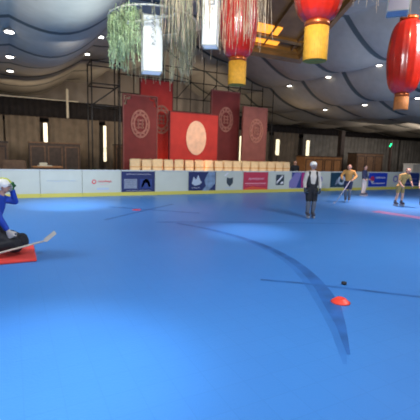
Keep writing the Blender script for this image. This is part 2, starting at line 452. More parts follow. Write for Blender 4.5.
def ad_redlogo(t, w):
    s = sheet(t, w, M['board'], 0.10, 0.94, -0.62 * 1, 0.60)
    b = MB(); ring(b, -0.30, 0.56, 0.05, 0.085, M['red_paint'])
    script(b, -0.16, 0.36, 0.57, 0.09, M['red_paint'], 12, 0.012, 3); script(b, -0.10, 0.25, 0.46, 0.03, M['pinkp'], 14, 0.006, 4)
    flat(b, -0.2, 0.25, 0.25, 0.33, M['faint'])
    b.build('logo', None, s)
def ad_faint(t, w):
    s = sheet(t, w, M['board']); b = MB()
    script(b, -0.5, 0.5, 0.6, 0.08, M['faint'], 22, 0.008, 8); b.build('logo', None, s)
def ad_navy(t, w):
    s = sheet(t, w, M['navy'], 0.10); b = MB()
    script(b, -0.5, 0.5, 0.85, 0.05, M['white_print'], 30, 0.006, 5)
    flat(b, -0.58, -0.06, 0.28, 0.66, M['grey_print']); flat(b, 0.06, 0.56, 0.28, 0.66, M['navy2'])
    for k in range(5): flat(b, -0.55, -0.1, 0.62 - 0.07 * k, 0.635 - 0.07 * k, M['white_print'])
    poly(b, [(0.10, 0.34), (0.2, 0.6), (0.32, 0.68), (0.44, 0.6), (0.52, 0.34), (0.42, 0.34), (0.36, 0.5), (0.26, 0.5), (0.2, 0.34)], M['grey_print'])
    script(b, -0.5, 0.5, 0.2, 0.03, M['white_print'], 36, 0.004, 6)
    b.build('picture', None, s)
def ad_steel(t, w):
    s = sheet(t, w, M['navy'], 0.12); b = MB()
    poly(b, [(-0.02, 0.13), (0.3, 0.13), (0.62, 0.45), (0.62, 0.95), (0.3, 0.95), (0.1, 0.6), (0.18, 0.35)], M['steel'])
    poly(b, [(-0.5, 0.45), (-0.42, 0.75), (-0.3, 0.62), (-0.2, 0.82), (-0.1, 0.6), (-0.02, 0.5), (-0.15, 0.4), (-0.35, 0.36)], M['faint'])
    script(b, -0.5, -0.1, 0.27, 0.05, M['white_print'], 12, 0.007, 9)
    b.build('picture', None, s)
def ad_crest(t, w):
    s = sheet(t, w, M['board']); b = MB()
    poly(b, [(-0.16, 0.72), (-0.16, 0.46), (0, 0.3), (0.16, 0.46), (0.16, 0.72), (0.06, 0.68), (-0.06, 0.68)], M['charcoal'])
    poly(b, [(-0.3, 0.80), (-0.12, 0.93), (-0.08, 0.9), (-0.24, 0.76)], M['white_print'])
    flat(b, -0.25, 0.25, 0.24, 0.27, M['faint']); b.build('logo', None, s)
def ad_red(t, w):
    s = sheet(t, w, M['red_print'], 0.10); b = MB()
    script(b, -0.4, 0.45, 0.64, 0.14, M['pinkp'], 15, 0.016, 12)
    flat(b, -0.6, 0.6, 0.42, 0.45, M['pinkp']); script(b, -0.55, 0.55, 0.36, 0.03, M['pinkp'], 34, 0.004, 13)
    poly(b, [(-0.64, 0.11), (0.62, 0.11), (0.62, 0.2), (0.1, 0.26), (-0.2, 0.3), (-0.64, 0.2)], M['orange_print'])
    b.build('lettering', None, s)
def ad_emblem(t, w):
    s = sheet(t, w, M['board']); b = MB()
    flat(b, -0.24, 0.24, 0.34, 0.84, M['charcoal'])
    b2 = [(-0.2, 0.4), (0.05, 0.62), (0.2, 0.8), (0.12, 0.8), (-0.08, 0.62), (-0.2, 0.5)]
    b.prism(b2, -0.018, -0.0141, M['white_print']); b.prism([(0.0, 0.4), (0.2, 0.4), (0.2, 0.52), (0.08, 0.5)], -0.018, -0.0141, M['white_print'])
    b.build('emblem', None, s)
def ad_magenta(t, w):
    s = sheet(t, w, M['navy2']); b = MB()
    poly(b, [(-0.65, 0.5), (-0.3, 0.94), (0.1, 0.94), (-0.2, 0.2), (-0.65, 0.2)], M['violet'])
    poly(b, [(0.1, 0.2), (0.1, 0.94), (0.6, 0.94), (0.6, 0.2)], M['magenta']); b.build('picture', None, s)
def ad_swirl(t, w):
    s = sheet(t, w, M['board']); b = MB(); ring(b, 0.0, 0.6, 0.12, 0.2, M['violet'], 20, 1.1)
    script(b, -0.3, 0.35, 0.36, 0.07, M['faint'], 16, 0.01, 15); b.build('logo', None, s)
def ad_teal(t, w):
    s = sheet(t, w, M['teal']); b = MB(); ring(b, 0.05, 0.55, 0.12, 0.24, M['faint'], 20, 1.2)
    poly(b, [(-0.4, 0.3), (-0.1, 0.45), (-0.3, 0.6)], M['grey_print']); b.build('picture', None, s)
def ad_royal(t, w):
    s = sheet(t, w, M['royal']); b = MB(); ring(b, -0.45, 0.62, 0.04, 0.15, M['red_print'], 16)
    poly(b, [(-0.6, 0.52), (-0.4, 0.56), (-0.3, 0.42), (-0.52, 0.4)], M['white_print'])
    script(b, -0.2, 0.6, 0.68, 0.12, M['white_print'], 14, 0.014, 17); script(b, -0.5, 0.6, 0.36, 0.08, M['white_print'], 26, 0.012, 18)
    b.build('lettering', None, s)
def ad_violet(t, w):
    s = sheet(t, w, M['navy2']); b = MB(); script(b, -0.5, 0.5, 0.6, 0.1, M['violet'], 18, 0.014, 19)
    flat(b, -0.6, 0.6, 0.32, 0.38, M['violet']); b.build('lettering', None, s)

BD = [(-3.5, -2.05, 'plain white rink board panel furthest left along the far boards', None),
      (-2.05, -0.6, 'plain white rink board panel at left edge of the photo', None),
      (-0.6, 0.84, 'white rink board panel directly behind the kneeling goalkeeper', None),
      (0.84, 2.29, 'white rink board panel with faint pale blue lettering', ad_faint),
      (2.29, 3.74, 'white rink board panel with small red logo and red lettering', ad_redlogo),
      (3.74, 5.14, 'rink board panel with navy advert showing two grey pictures', ad_navy),
      (5.14, 6.61, 'plain white rink board panel between the two dark blue adverts', None),
      (6.61, 7.95, 'rink board panel with dark advert crossed by pale blue sweep', ad_steel),
      (7.95, 9.36, 'white rink board panel with small dark shield crest', ad_crest),
      (9.36, 10.76, 'rink board panel with red advert and pink script', ad_red),
      (10.76, 12.15, 'white rink board panel with square black emblem', ad_emblem),
      (12.15, 13.2, 'rink board panel in blue and magenta behind the black and white skater', ad_magenta),
      (13.2, 14.72, 'white rink board panel with violet round logo', ad_swirl),
      (14.72, 16.24, 'dark teal rink board panel with pale swirl', ad_teal),
      (16.24, 17.56, 'white rink board panel behind the skater in white trousers', None),
      (17.56, 19.12, 'royal blue rink board panel with red and white logo', ad_royal),
      (19.12, 20.52, 'white rink board panel with faint blue round logo', ad_swirl),
      (20.52, 22.0, 'navy rink board panel with violet lettering at right edge', ad_violet),
      (22.0, 23.5, 'plain white rink board panel furthest right', None)]
for u0, u1, lab, ad in BD: board(u0, u1, lab, ad)

# ------------------------------------------------------------------ stage and red panels
st = thing('stage_platform', 'low dark red carpeted stage behind the rink boards', 'stage', (9.8, 18.0, 0))
MB().box((-5.2, -1.6, 0.36), (5.2, 1.3, 0.42), bevel=0.01).build('deck', M['stage'], st)
MB().box((-5.15, -1.55, 0.0), (5.15, 1.25, 0.359)).build('skirt', M['dark'], st)

def medallion(t, cx, cz, rx, rz, y, m, inner):
    b = MB()
    def ell(r0x, r0z, r1x, r1z, n=36):
        o1 = [b.bm.verts.new((cx + r1x * cos(2*pi*k/n), y, cz + r1z * sin(2*pi*k/n))) for k in range(n)]
        i1 = [b.bm.verts.new((cx + r0x * cos(2*pi*k/n), y, cz + r0z * sin(2*pi*k/n))) for k in range(n)]
        o2 = [b.bm.verts.new((v.co.x, y + .03, v.co.z)) for v in o1]; i2 = [b.bm.verts.new((v.co.x, y + .03, v.co.z)) for v in i1]
        for k in range(n):
            j = (k + 1) % n
            for q in ((o1[k], o1[j], i1[j], i1[k]), (o2[j], o2[k], i2[k], i2[j]), (o1[j], o1[k], o2[k], o2[j]), (i1[k], i1[j], i2[j], i2[k])): b.bm.faces.new(q)
    if inner == 'disc':
        n = 36
        b.prism([(cx + rx * cos(2*pi*k/n), cz + rz * sin(2*pi*k/n)) for k in range(n)], y, y + .03)
    else:
        ell(rx * .86, rz * .86, rx, rz); ell(rx * .58, rz * .58, rx * .74, rz * .74)
        n = 12
        for k in range(n):
            a = 2 * pi * k / n
            p = (cx + rx * .8 * cos(a), cz + rz * .8 * sin(a))
            b.prism([(p[0] - .05, p[1]), (p[0], p[1] - .06), (p[0] + .05, p[1]), (p[0], p[1] + .06)], y, y + .03)
        for sx in (-1, 1):     # knot-like centre
            b.box((cx + sx * rx * .22 - .03, y, cz - rz * .35), (cx + sx * rx * .22 + .03, y + .03, cz + rz * .35))
        for sz in (-1, 0, 1):
            b.box((cx - rx * .38, y, cz + sz * rz * .25 - .03), (cx + rx * .38, y + .03, cz + sz * rz * .25 + .03))
    return b.build('medallion', m, t)

def stage_panel(label, u0, u1, v, z1, m, framem, med, arch=False, z0=0.42):
    c = (u0 + u1) / 2; w = (u1 - u0) / 2
    t = thing('backdrop_panel', label, 'backdrop panel', (c, v, z0))
    H = z1 - z0
    if arch:
        n = 0.22
        pts = [(-w, 0), (w, 0), (w, H - 0.45), (w - n * .6, H - .42), (w - n * .7, H - .2), (w - n * 1.5, H - .16), (w - n * 1.6, H),
               (-w + n * 1.6, H), (-w + n * 1.5, H - .16), (-w + n * .7, H - .2), (-w + n * .6, H - .42), (-w, H - 0.45)]
    else: pts = [(-w, 0), (w, 0), (w, H), (-w, H)]
    MB().prism(pts, 0.0, 0.12).build('cloth_face', m, t)
    f = MB()
    if framem is not None:
        f.box((-w - .05, -0.02, 0), (-w, 0.14, H)); f.box((w, -0.02, 0), (w + .05, 0.14, H)); f.box((-w - .05, -0.02, H), (w + .05, 0.14, H + .06))
        if arch:
            for s in (-1, 1):
                f.tube((s * (w - .12), -0.01, H - .06), (s * (w - .02), -0.01, H - .35), .03); f.tube((s * (w - .05), -.01, H - .08), (s * (w - .3), -.01, H - .05), .03)
        f.build('frame', framem, t)
    if med:
        cx, cz, rx, rz, mm, kind = med
        medallion(t, cx - c, cz - z0, rx, rz, -0.035, mm, kind)
    return t
stage_panel('tall maroon backdrop panel with notched top and ring medallion, leftmost', 4.69, 6.28, 18.0, 4.33, M['maroon'], M['maroon2'], (5.47, 3.05, .46, .66, M['medal'], 'ring'), True)
stage_panel('tallest red backdrop panel half hidden behind the notched maroon panel', 5.78, 7.42, 18.9, 5.28, M['redcloth'], M['maroon'], (6.85, 3.4, .5, .72, M['medal'], 'ring'))
stage_panel('wide bright red backdrop panel with large pale disc in the centre', 7.0, 9.65, 18.0, 3.72, M['redcloth'], M['maroon'], (8.41, 2.52, .56, .86, M['medalpale'], 'disc'))
stage_panel('dark maroon backdrop panel with ring medallion right of the pale disc', 9.75, 11.45, 18.9, 5.12, M['maroon'], M['maroon2'], (10.62, 3.65, .46, .68, M['medal'], 'ring'))
stage_panel('dusty pink maroon backdrop panel with ring medallion, rightmost', 11.25, 12.72, 18.0, 4.28, M['maroon2'], M['maroon2'], (12.06, 3.07, .46, .66, M['medal'], 'ring'))

# lighting truss behind the panels
def pipe_frame(name, label, cat, segs, r, m):
    t = thing(name, label, cat, segs[0][0])
    o0 = Vector(segs[0][0])
    for a, b in segs: MB().tube(Vector(a) - o0, Vector(b) - o0, r, r, 8).build('pipe', m, t)
    return t
sg = []
for u in (3.25, 4.5):
    for v in (18.0, 19.0): sg.append(((u, v, 0), (u, v, 5.7)))
for z in (3.75, 4.7, 5.65):
    for v in (18.0, 19.0): sg.append(((3.25, v, z), (4.5, v, z)))
    for u in (3.25, 4.5): sg.append(((u, 18.0, z), (u, 19.0, z)))
sg.append(((3.25, 18, 3.75), (4.5, 18, 4.7)))
pipe_frame('scaffold_tower', 'dark pipe scaffold tower left of the maroon backdrop panels', 'scaffold', sg, 0.03, M['pipe'])
sg = [((4.9, 19.9, 0), (4.9, 19.9, 6.1))]
for k in range(1, 13):
    u = 4.9 + 0.8 * k; sg.append(((u, 19.9, 0), (u, 19.9, min(7.0, roof(u, 19.9) - 0.12))))
for z, ua, ub in ((3.6, 4.9, 14.5), (4.7, 4.9, 14.5), (5.6, 4.9, 13.7), (6.3, 6.5, 11.3)): sg.append(((ua, 19.9, z), (ub, 19.9, z)))
for u in (6.5, 8.1, 9.7, 11.3): sg.append(((u, 19.9, 4.7), (u + 0.8, 19.9, 5.6)))
pipe_frame('lighting_truss', 'long dark pipe grid standing behind the red backdrop panels', 'truss', sg, 0.026, M['pipe'])

# banquet chairs
def make_chair():
    t = thing('banquet_chair', 'cream covered banquet chair', 'chair')
    b = MB(); b.box((-.21, -.20, .40), (.21, .22, .48), bevel=0.03); b.build('seat', M['cover'], t)
    b = MB()
    b.box((-.245, .19, .44), (.245, .25, 1.0), rot=Matrix.Rotation(-0.08, 3, 'X'), bevel=0.03); b.build('backrest_cover', M['cover'], t)
    b = MB(); b.box((-.25, .177, .60), (.25, .258, .66), rot=Matrix.Rotation(-0.08, 3, 'X'), bevel=0.012); b.build('sash', M['sash'], t)
    for sx in (-1, 1):
        for y in (-.18, .2): MB().tube((sx * .18, y, 0), (sx * .18, y, .41), .014, .016, 6).build('leg', M['pipe'], t)
    return t
ch = make_chair(); first = True
for row in range(2):
    for k in range(17):
        c = ch if first else copy_tree(ch); first = False
        u = 4.98 + 0.545 * k + 0.27 * row
        c.location = (u, 17.0 + 0.62 * row, 0.42); c.rotation_euler = (0, 0, random.uniform(-.06, .06))
        rown = 'front row of chairs by the boards' if row == 0 else 'back row of chairs by the red panels'
        if k == 0: lab = ('leftmost' ) + ' cream covered chair in the ' + rown
        elif k == 16: lab = 'rightmost cream covered chair in the ' + rown
        else: lab = 'cream covered chair in the middle of the ' + rown
        tag(c, lab, 'chair', 'cream covered chairs in two rows on the stage')

# ------------------------------------------------------------------ back of the hall
def slit(u, z0, z1, label, w=0.16, v=24.0, bars=False):
    t = thing('tube_light', label, 'light', (u, v, z0))
    MB().box((-w / 2, 0, 0), (w / 2, 0.08, z1 - z0), bevel=0.02).build('lamp_tube', M['tube'], t)
    MB().box((-w / 2 - .03, 0.085, -0.05), (w / 2 + .03, 0.13, z1 - z0 + 0.05)).build('back_plate', M['dark'], t)
    MB().tube((0, 0.11, -z0), (0, 0.11, 0), .03).build('pole', M['dark'], t)
    if bars:
        for z in (0.62, 0.78): MB().box((-w / 2 - .02, -.02, z), (w / 2 + .02, -.001, z + .03)).build('crossbar', M['dark'], t)
slit(1.74, 2.15, 3.22, 'short upright warm tube light at far left of hall', 0.20)
slit(5.08, 1.10, 3.25, 'tall upright warm tube light left of the maroon panels', 0.16, bars=True)
slit(14.85, 1.10, 3.1, 'tall thin upright tube light between two maroon panels', 0.20)
slit(18.15, 1.82, 3.0, 'short upright tube light right of the maroon panels', 0.30)
slit(21.15, 1.85, 3.05, 'short upright tube light above the black and white skater', 0.30)

sps = [(-6, -3.2), (-3.1, -0.4), (-0.3, 1.5), (2.0, 4.9), (5.3, 8.3), (8.4, 11.4), (11.5, 14.6), (15.1, 17.9), (18.4, 20.9), (21.4, 24.2), (24.3, 27.2), (27.3, 30.2), (30.3, 33.4), (33.5, 38), (38.1, 43)]
side = ['left of the short tube light', 'right of the tall left tube light', 'behind the stage panels', 'behind the chairs and skaters']
for k, (a, b_) in enumerate(sps):
    m = M['curtain'] if b_ < 21 else M['curtain_l']
    d = draped('curtain', (a, 24.9), (b_, 24.9), 0.0, 3.6, m, 0.05, 0.42, 0.07)
    where = ('at far left of hall' if k < 3 else 'between the two left tube lights' if k == 3 else 'behind the stage' if k < 7
             else 'right of the rightmost stage panel' if k == 7 else 'between the two short right tube lights' if k == 8 else 'at far right of hall')
    tag(d, ('pale grey' if m is M['curtain_l'] else 'grey brown') + ' pleated floor length curtain ' + where, 'curtain', 'floor length curtains along the back of the hall')
struct(MB().tube((-10, 25.2, 3.62), (45, 25.2, 3.62), 0.04).build('trim_3', M['dark']))
def post(u, v, z, r, m, label):
    b = MB().box((-r, -r, 0), (r, r, z), bevel=0.02); b.box((-r * 1.5, -r * 1.5, 0), (r * 1.5, r * 1.5, 0.08))
    o = b.build('post', m, None, (u, v, 0)); tag(o, label, 'post')
post(3.2, 26.0, 5.5, 0.07, M['cream_and_glow'], 'pale slim upright post at left of the scaffold tower')
post(23.7, 23.0, 3.9, 0.2, M['dark'], 'thick dark upright column behind the skater in amber jersey')
post(26.6, 20.6, 3.2, 0.09, M['dark'], 'dark slim post carrying the green light')
g = MB().box((-.05, -.04, 0), (.05, .04, .32), bevel=.015).build('indicator_light', M['green_led'], None, (26.1, 20.3, 2.72)); g.rotation_euler = (0, radians(35), 0)
tag(g, 'small green glowing light on the dark slim post', 'light')
g.location = (26.25, 20.45, 2.7)

# wooden stalls / counters behind the boards
def stall(u, v, w, d, h_, label, m=M['wood'], top=M['dark'], z=0):
    t = thing('wooden_counter', label, 'counter', (u, v, 0))
    MB().box((-w / 2, 0, 0), (w / 2, d, h_)).build('body', m, t)
    MB().box((-w / 2 - .05, -.05, h_ + .001), (w / 2 + .05, d + .05, h_ + .07), bevel=.01).build('countertop', top, t)
    n = max(2, int(w / .8))
    for k in range(n):
        x0 = -w / 2 + w * k / n + .06; x1 = -w / 2 + w * (k + 1) / n - .06
        b = MB(); b.box((x0, -.03, .15), (x1, -.001, .21)); b.box((x0, -.03, h_ - .2), (x1, -.001, h_ - .14))
        b.box((x0, -.03, .211), (x0 + .06, -.001, h_ - .201)); b.box((x1 - .06, -.03, .211), (x1, -.001, h_ - .201)); b.build('front_panel', top, t)
stall(-2.0, 21.5, 3.6, .8, 2.0, 'tall brown wooden counter at far left behind the boards')
stall(2.1, 22.6, 2.6, .8, 2.05, 'tall brown wooden counter below the short left tube light', M['dark'], M['wood'])
stall(6.3, 23.0, 1.6, .7, 2.1, 'tall brown wooden counter right of the tall left tube light', M['wood'], M['dark'])
stall(19.3, 20.2, 3.4, .9, 1.75, 'orange wooden kiosk counter behind the amber jersey skater', M['woodl'], M['wood'])
stall(25.3, 21.4, 3.0, .9, 2.1, 'dark brown counter beside the dark column', M['wood'], M['dark'])

def table(u, v, w, label, cloth=False):
    t = thing('table', label, 'table', (u, v, 0))
    MB().box((-w / 2, -.4, .95), (w / 2, .4, 1.0), bevel=.01).build('tabletop', M['woodl'], t)
    for sx in (-1, 1):
        for sy in (-1, 1): MB().box((sx * (w / 2 - .08) - .03, sy * .33 - .03, 0), (sx * (w / 2 - .08) + .03, sy * .33 + .03, .949)).build('leg', M['wood'], t)
    return t
def lounge(u, v, rz, label, m):
    t = thing('armchair', label, 'armchair', (u, v, 0), rz)
    MB().box((-.4, -.35, .25), (.4, .35, .5), bevel=.04).build('seat', m, t)
    MB().box((-.42, .30, .3), (.42, .48, 1.28), bevel=.05).build('backrest', m, t)
    for s in (-1, 1):
        MB().box((s * .45 - .07, -.35, .25), (s * .45 + .07, .4, .72), bevel=.03).build('armrest', m, t)
        for y in (-.28, .35): MB().tube((s * .38, y, 0), (s * .38, y, .26), .02).build('leg', M['wood'], t)
lounge(-1.1, 17.2, pi + .3, 'brown orange armchair behind the boards left of the goalkeeper helmet', M['woodl'])
lounge(.15, 17.4, pi - .2, 'brown armchair behind the boards above the goalkeeper', M['wood'])
t = table(1.35, 18.3, 1.2, 'wooden table behind the boards with a pale tray')
tr = MB().box((-.3, -.2, 0), (.3, .2, .03), bevel=.01).box((-.22, -.12, .031), (.1, .12, .15), bevel=.02).build('serving_tray', M['cream_and_glow'], None, (1.25, 18.25, 1.001)); tag(tr, 'pale tray with folded cloth on the left wooden table', 'tray')

def bushp(u, v, s, label):
    t = thing('potted_bush', label, 'potted plant', (u, v, 0))
    MB().lathe([(.14, 0), (.2, .32), (.22, .36)], seg=16).build('pot', M['pot'], t)
    b = MB(); rnd = random.Random(int(u * 10))
    for k in range(420):
        th = rnd.uniform(0, 2 * pi); ph = rnd.uniform(-.6, 1.5); r = s * rnd.uniform(.5, 1)
        p = Vector((r * cos(ph) * cos(th), r * cos(ph) * sin(th), .36 + s * .62 + r * .9 * sin(ph)))
        q = Quaternion((rnd.random(), rnd.random(), rnd.random(), rnd.random())).normalized(); a = .07
        vs = [b.bm.verts.new(p + q @ Vector(c)) for c in ((-a * .4, 0, 0), (0, -a, 0), (a * .4, 0, 0), (0, a, .02))]; b.bm.faces.new(vs)
    b.build('foliage', M['bush'], t)
    MB().tube((0, 0, .3), (0, 0, .36 + s * .6), .02).build('stem', M['wood'], t)
bushp(2.2, 16.9, .40, 'dark leafy potted bush, left one of three behind the boards')
bushp(3.1, 16.9, .40, 'dark leafy potted bush, middle one of three behind the boards')
bushp(3.98, 16.8, .38, 'dark leafy potted bush nearest the maroon panel')
t = thing('draped_table', 'bright white draped table behind the boards at right edge', 'table', (27.2, 18.6, 0))
draped_ob = MB(); draped_ob.box((-1.1, -.4, 0.02), (1.6, .4, 1.42), bevel=.03); draped_ob.build('tablecloth', M['white_tbl'], t)
MB().box((-1.15, -.45, 1.421), (1.65, .45, 1.46), bevel=.01).build('tabletop', M['white_tbl'], t)

# ------------------------------------------------------------------ ceiling lights
def make_clight():
    t = thing('ceiling_light', 'round ceiling light', 'ceiling light')
    MB().lathe([(.05, .14), (.12, .12), (.14, 0.02), (.14, 0)], seg=20).build('housing', M['lamp_body'], t)
    MB().lathe([(.115, -.02), (.12, -.001)], seg=20).build('lens', M['lamp'], t)
    MB().tube((0, 0, .14), (0, 0, .55), .01).build('drop_rod', M['lamp_body'], t)
    return t
cl = None
rows = [(0.06, ((12.4, 3.18), (15.7, 3.19), (18.5, 3.20)), 'on the left roof line'),
        (3.17, ((15.6, 4.32), (18.5, 4.30)), 'left of the green hanging planter'),
        (14.4, ((12.2, 4.09), (15.2, 4.07), (18.3, 4.07)), 'on the higher right roof line'),
        (17.2, ((12.1, 2.92), (15.3, 2.94), (18.3, 2.94)), 'on the lower right roof line')]
for u, lst, wh in rows:
    for k, (v, z) in enumerate(lst):
        c = make_clight() if cl is None else copy_tree(cl)
        if cl is None: cl = c
        uu = {0: 0.02 * z, 1: .735 * z, 2: 3.545 * z, 3: 5.885 * z}[[r[0] for r in rows].index(u)]
        c.location = (uu, v, 1.7 + z)
        word = ['nearest', 'middle', 'furthest'][k] if len(lst) == 3 else ['nearer', 'further'][k]
        tag(c, 'round white ceiling light, %s one %s' % (word, wh), 'ceiling light', 'round lights along the roof lines')

# ------------------------------------------------------------------ gold canopy
cp = thing('golden_canopy', 'tilted golden lacquered ceiling canopy with amber light strips', 'canopy', (8.27, 10.0, 4.64))
cp.rotation_euler = (radians(-30.0), 0, 0)
W_, D_ = 3.1, 4.6     # local: x from -W_ to 0, y from -D_ to 0
def rim(b, x0, x1, y0, y1, wd, z0, z1, m):
    b.box((x0, y0, z0), (x1, y0 + wd, z1), m); b.box((x0, y1 - wd, z0), (x1, y1, z1), m)
    b.box((x0, y0 + wd, z0), (x0 + wd, y1 - wd, z1), m); b.box((x1 - wd, y0 + wd, z0), (x1, y1 - wd, z1), m)
b = MB(); rim(b, -W_, 0, -D_, 0, .16, 0, .30, None); b.build('rim', M['goldd'], cp)
b = MB(); rim(b, -W_ + .16, -.16, -D_ + .16, -.16, .10, .16, .30, None); b.build('inner_step', M['gold'], cp)
b = MB(); b.box((-W_ + .3, -.46, .24), (-1.05, -.30, .28)); b.build('light_strip', M['glow'], cp)
b = MB(); b.box((-W_ + .3, -.92, .26), (-1.25, -.64, .29)); b.build('light_strip', M['glow'], cp)
MB().box((-W_ + .26, -D_ + .26, .30), (-.26, -.26, .36)).build('ceiling_panel', M['goldd'], cp)
b = MB()
for k in range(1, 6, 2): b.box((-W_ + .52 * k, -D_ + .26, .20), (-W_ + .52 * k + .03, -.26, .299))
b.build('ribs', M['goldd'], cp)
b = MB(); b.box((-W_ + .26, -.60, .20), (-.26, -.50, .299)); b.build('batten', M['gold'], cp)
for x, y in ((-.1, -.1), (-W_ + .1, -.1)):
    MB().tube((x, y, .3), (x, y + .45, 1.15), .012).build('suspension_cable', M['cord'], cp)

# ------------------------------------------------------------------ lanterns
def lantern(label, c, r, hh, tr, th, tm, name='red_lantern'):
    top = roof(c[0], c[1]) - 0.02
    t = thing(name, label, 'lantern', (c[0], c[1], c[2]))
    n = 18; prof = []
    for k in range(n + 1):
        a = -pi / 2 + pi * k / n
        rr = r * max(0.0, cos(a)) ** 0.42; zz = hh * (abs(sin(a)) ** 1.25) * (1 if a > 0 else -1)
        prof.append((max(rr, r * .42), zz * .94))
    b = MB(); b.lathe(prof, seg=96, ripple=0.012, nr=16); b.build('lantern_body', M['lred'], t)
    b = MB(); b.lathe([(r * .44, hh * .93), (r * .50, hh * .94), (r * .50, hh * 1.02), (r * .3, hh * 1.04)], seg=32); b.build('top_cap', M['lgold'], t)
    b = MB(); b.lathe([(tr * .9, -hh * 1.03), (tr * 1.04, -hh * 1.0), (tr * 1.04, -hh * .94), (tr * .9, -hh * .93)], seg=32); b.build('bottom_cap', M['lgold'], t)
    b = MB(); b.lathe([(tr * .97, -hh * 1.0 - th), (tr, -hh * 1.0 - th * .98), (tr, -hh * 1.031)], seg=96, ripple=0.03, nr=32); b.build('fringe', tm, t)
    MB().tube((0, 0, hh * 1.04), (0, 0, max(hh * 1.2, top - c[2])), .008, seg=6).build('cord', M['cord'], t)
    return t
lantern('long red lantern with orange yellow fringe behind the hanging tan strands', (3.2, 5.38, 3.79), .295, .62, .137, .37, M['tassel'])
lantern('largest red lantern, top centre right, with bright yellow fringe', (2.86, 3.23, 3.65), .275, .60, .122, .35, M['tassel'])
lantern('long red lantern at right edge with short orange fringe', (6.09, 4.6, 3.45), .295, .64, .115, .24, M['tassel2'])

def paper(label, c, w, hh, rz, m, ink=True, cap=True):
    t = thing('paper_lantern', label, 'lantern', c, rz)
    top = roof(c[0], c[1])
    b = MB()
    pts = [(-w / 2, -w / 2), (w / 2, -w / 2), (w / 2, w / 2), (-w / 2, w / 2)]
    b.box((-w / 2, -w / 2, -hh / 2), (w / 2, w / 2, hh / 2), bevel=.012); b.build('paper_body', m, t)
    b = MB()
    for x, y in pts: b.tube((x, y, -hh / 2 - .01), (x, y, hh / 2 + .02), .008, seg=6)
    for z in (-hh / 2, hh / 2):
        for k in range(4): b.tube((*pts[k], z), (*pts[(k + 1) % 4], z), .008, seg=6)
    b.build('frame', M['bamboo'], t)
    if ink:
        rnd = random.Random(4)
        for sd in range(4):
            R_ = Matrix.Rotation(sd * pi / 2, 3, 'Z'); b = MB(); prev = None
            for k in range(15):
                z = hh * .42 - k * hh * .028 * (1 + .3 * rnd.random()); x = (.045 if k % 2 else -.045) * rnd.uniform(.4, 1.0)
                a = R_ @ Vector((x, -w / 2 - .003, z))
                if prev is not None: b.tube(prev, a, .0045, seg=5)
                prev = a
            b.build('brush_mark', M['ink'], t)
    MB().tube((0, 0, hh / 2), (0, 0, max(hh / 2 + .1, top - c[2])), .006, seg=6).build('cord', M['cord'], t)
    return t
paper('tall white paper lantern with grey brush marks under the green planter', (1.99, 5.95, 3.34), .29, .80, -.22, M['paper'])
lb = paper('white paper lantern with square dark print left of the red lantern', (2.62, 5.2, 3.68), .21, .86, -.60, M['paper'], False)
b = MB()
for x0, x1, z0, z1 in ((-.05, .05, .20, .22), (-.05, .05, -.0, .02), (-.05, -.03, .02, .2), (.03, .05, .02, .2), (-.02, .02, .06, .08), (-.02, .02, .13, .15), (-.01, .01, .08, .13)):
    b.box((x0 + .02, -.116, z0 + .1), (x1 + .02, -.111, z1 + .1))
b.build('square_print', M['ink'], lb)
paper('dull pinkish white paper lantern above the right red lantern', (4.9, 3.9, 4.16), .27, .84, -.85, M['paperd'], False)

# ------------------------------------------------------------------ hanging planters
def planter(label, c, r, tilt, groups, bar=False, name='hanging_planter'):
    t = thing(name, label, 'hanging planter', c)
    b = MB(); n = 40
    for k in range(n):
        a0, a1 = 2 * pi * k / n, 2 * pi * (k + 1) / n
        b.tube((r * cos(a0), r * sin(a0), 0), (r * cos(a1), r * sin(a1), 0), .014, seg=6)
    b.build('hoop', M['bamboo'], t)
    top = roof(c[0], c[1]) - c[2]
    for k in range(3):
        a = 2 * pi * k / 3 + .4
        MB().tube((r * cos(a), r * sin(a), 0), (0.06 * cos(a), 0.06 * sin(a), top), .005, seg=5).build('wire', M['cord'], t)
    if bar:
        o = MB().tube((-.48, -.31, -.19), (.14, -.62, -.06), .018).build('crossbar', M['bamboo'], t)
        for p in ((-.48, -.31, -.19), (.14, -.62, -.06), (-.22, -.44, -.12), (-.12, -.49, -.10), (-.02, -.54, -.08)):
            o2 = MB(); o2.lathe([(.008, -.03), (.03, -.015), (.034, 0), (.03, .018), (.008, .03)], p, 10)
            o2.build('knob', M['cap'], t)
    for (nm, m, cnt, a0, a1, l0, l1, leafs, w, seed, rr0) in groups:
        rnd = random.Random(seed); b = MB()
        for k in range(cnt):
            a = rnd.uniform(a0, a1); rr = r * rnd.uniform(rr0, 1.04)
            x, y = rr * cos(a), rr * sin(a); L = rnd.uniform(l0, l1); dx, dy = rnd.uniform(-.05, .05), rnd.uniform(-.05, .05)
            zt = rnd.uniform(-.03, .07); segs = 5; prev = None
            for s in range(segs + 1):
                f = s / segs; p = Vector((x + dx * f + .012 * sin(5 * f + k), y + dy * f, zt - L * f))
                if prev is not None: b.tube(prev, p, w * .35, seg=3)
                prev = p
            for s in range(leafs):
                f = rnd.random(); p = Vector((x + dx * f, y + dy * f, zt - L * f))
                al = rnd.uniform(0, 2 * pi); out = Vector((cos(al), sin(al), -1.1 * rnd.uniform(.4, 1.6))).normalized(); sd = Vector((-sin(al), cos(al), 0)); ln = w * rnd.uniform(2.2, 4.5)
                vs = [b.bm.verts.new(q) for q in (p, p + out * ln * .5 + sd * w * .45, p + out * ln, p + out * ln * .5 - sd * w * .45)]; b.bm.faces.new(vs)
        o = b.build(nm, m, t); o['kind'] = 'stuff'
    return t
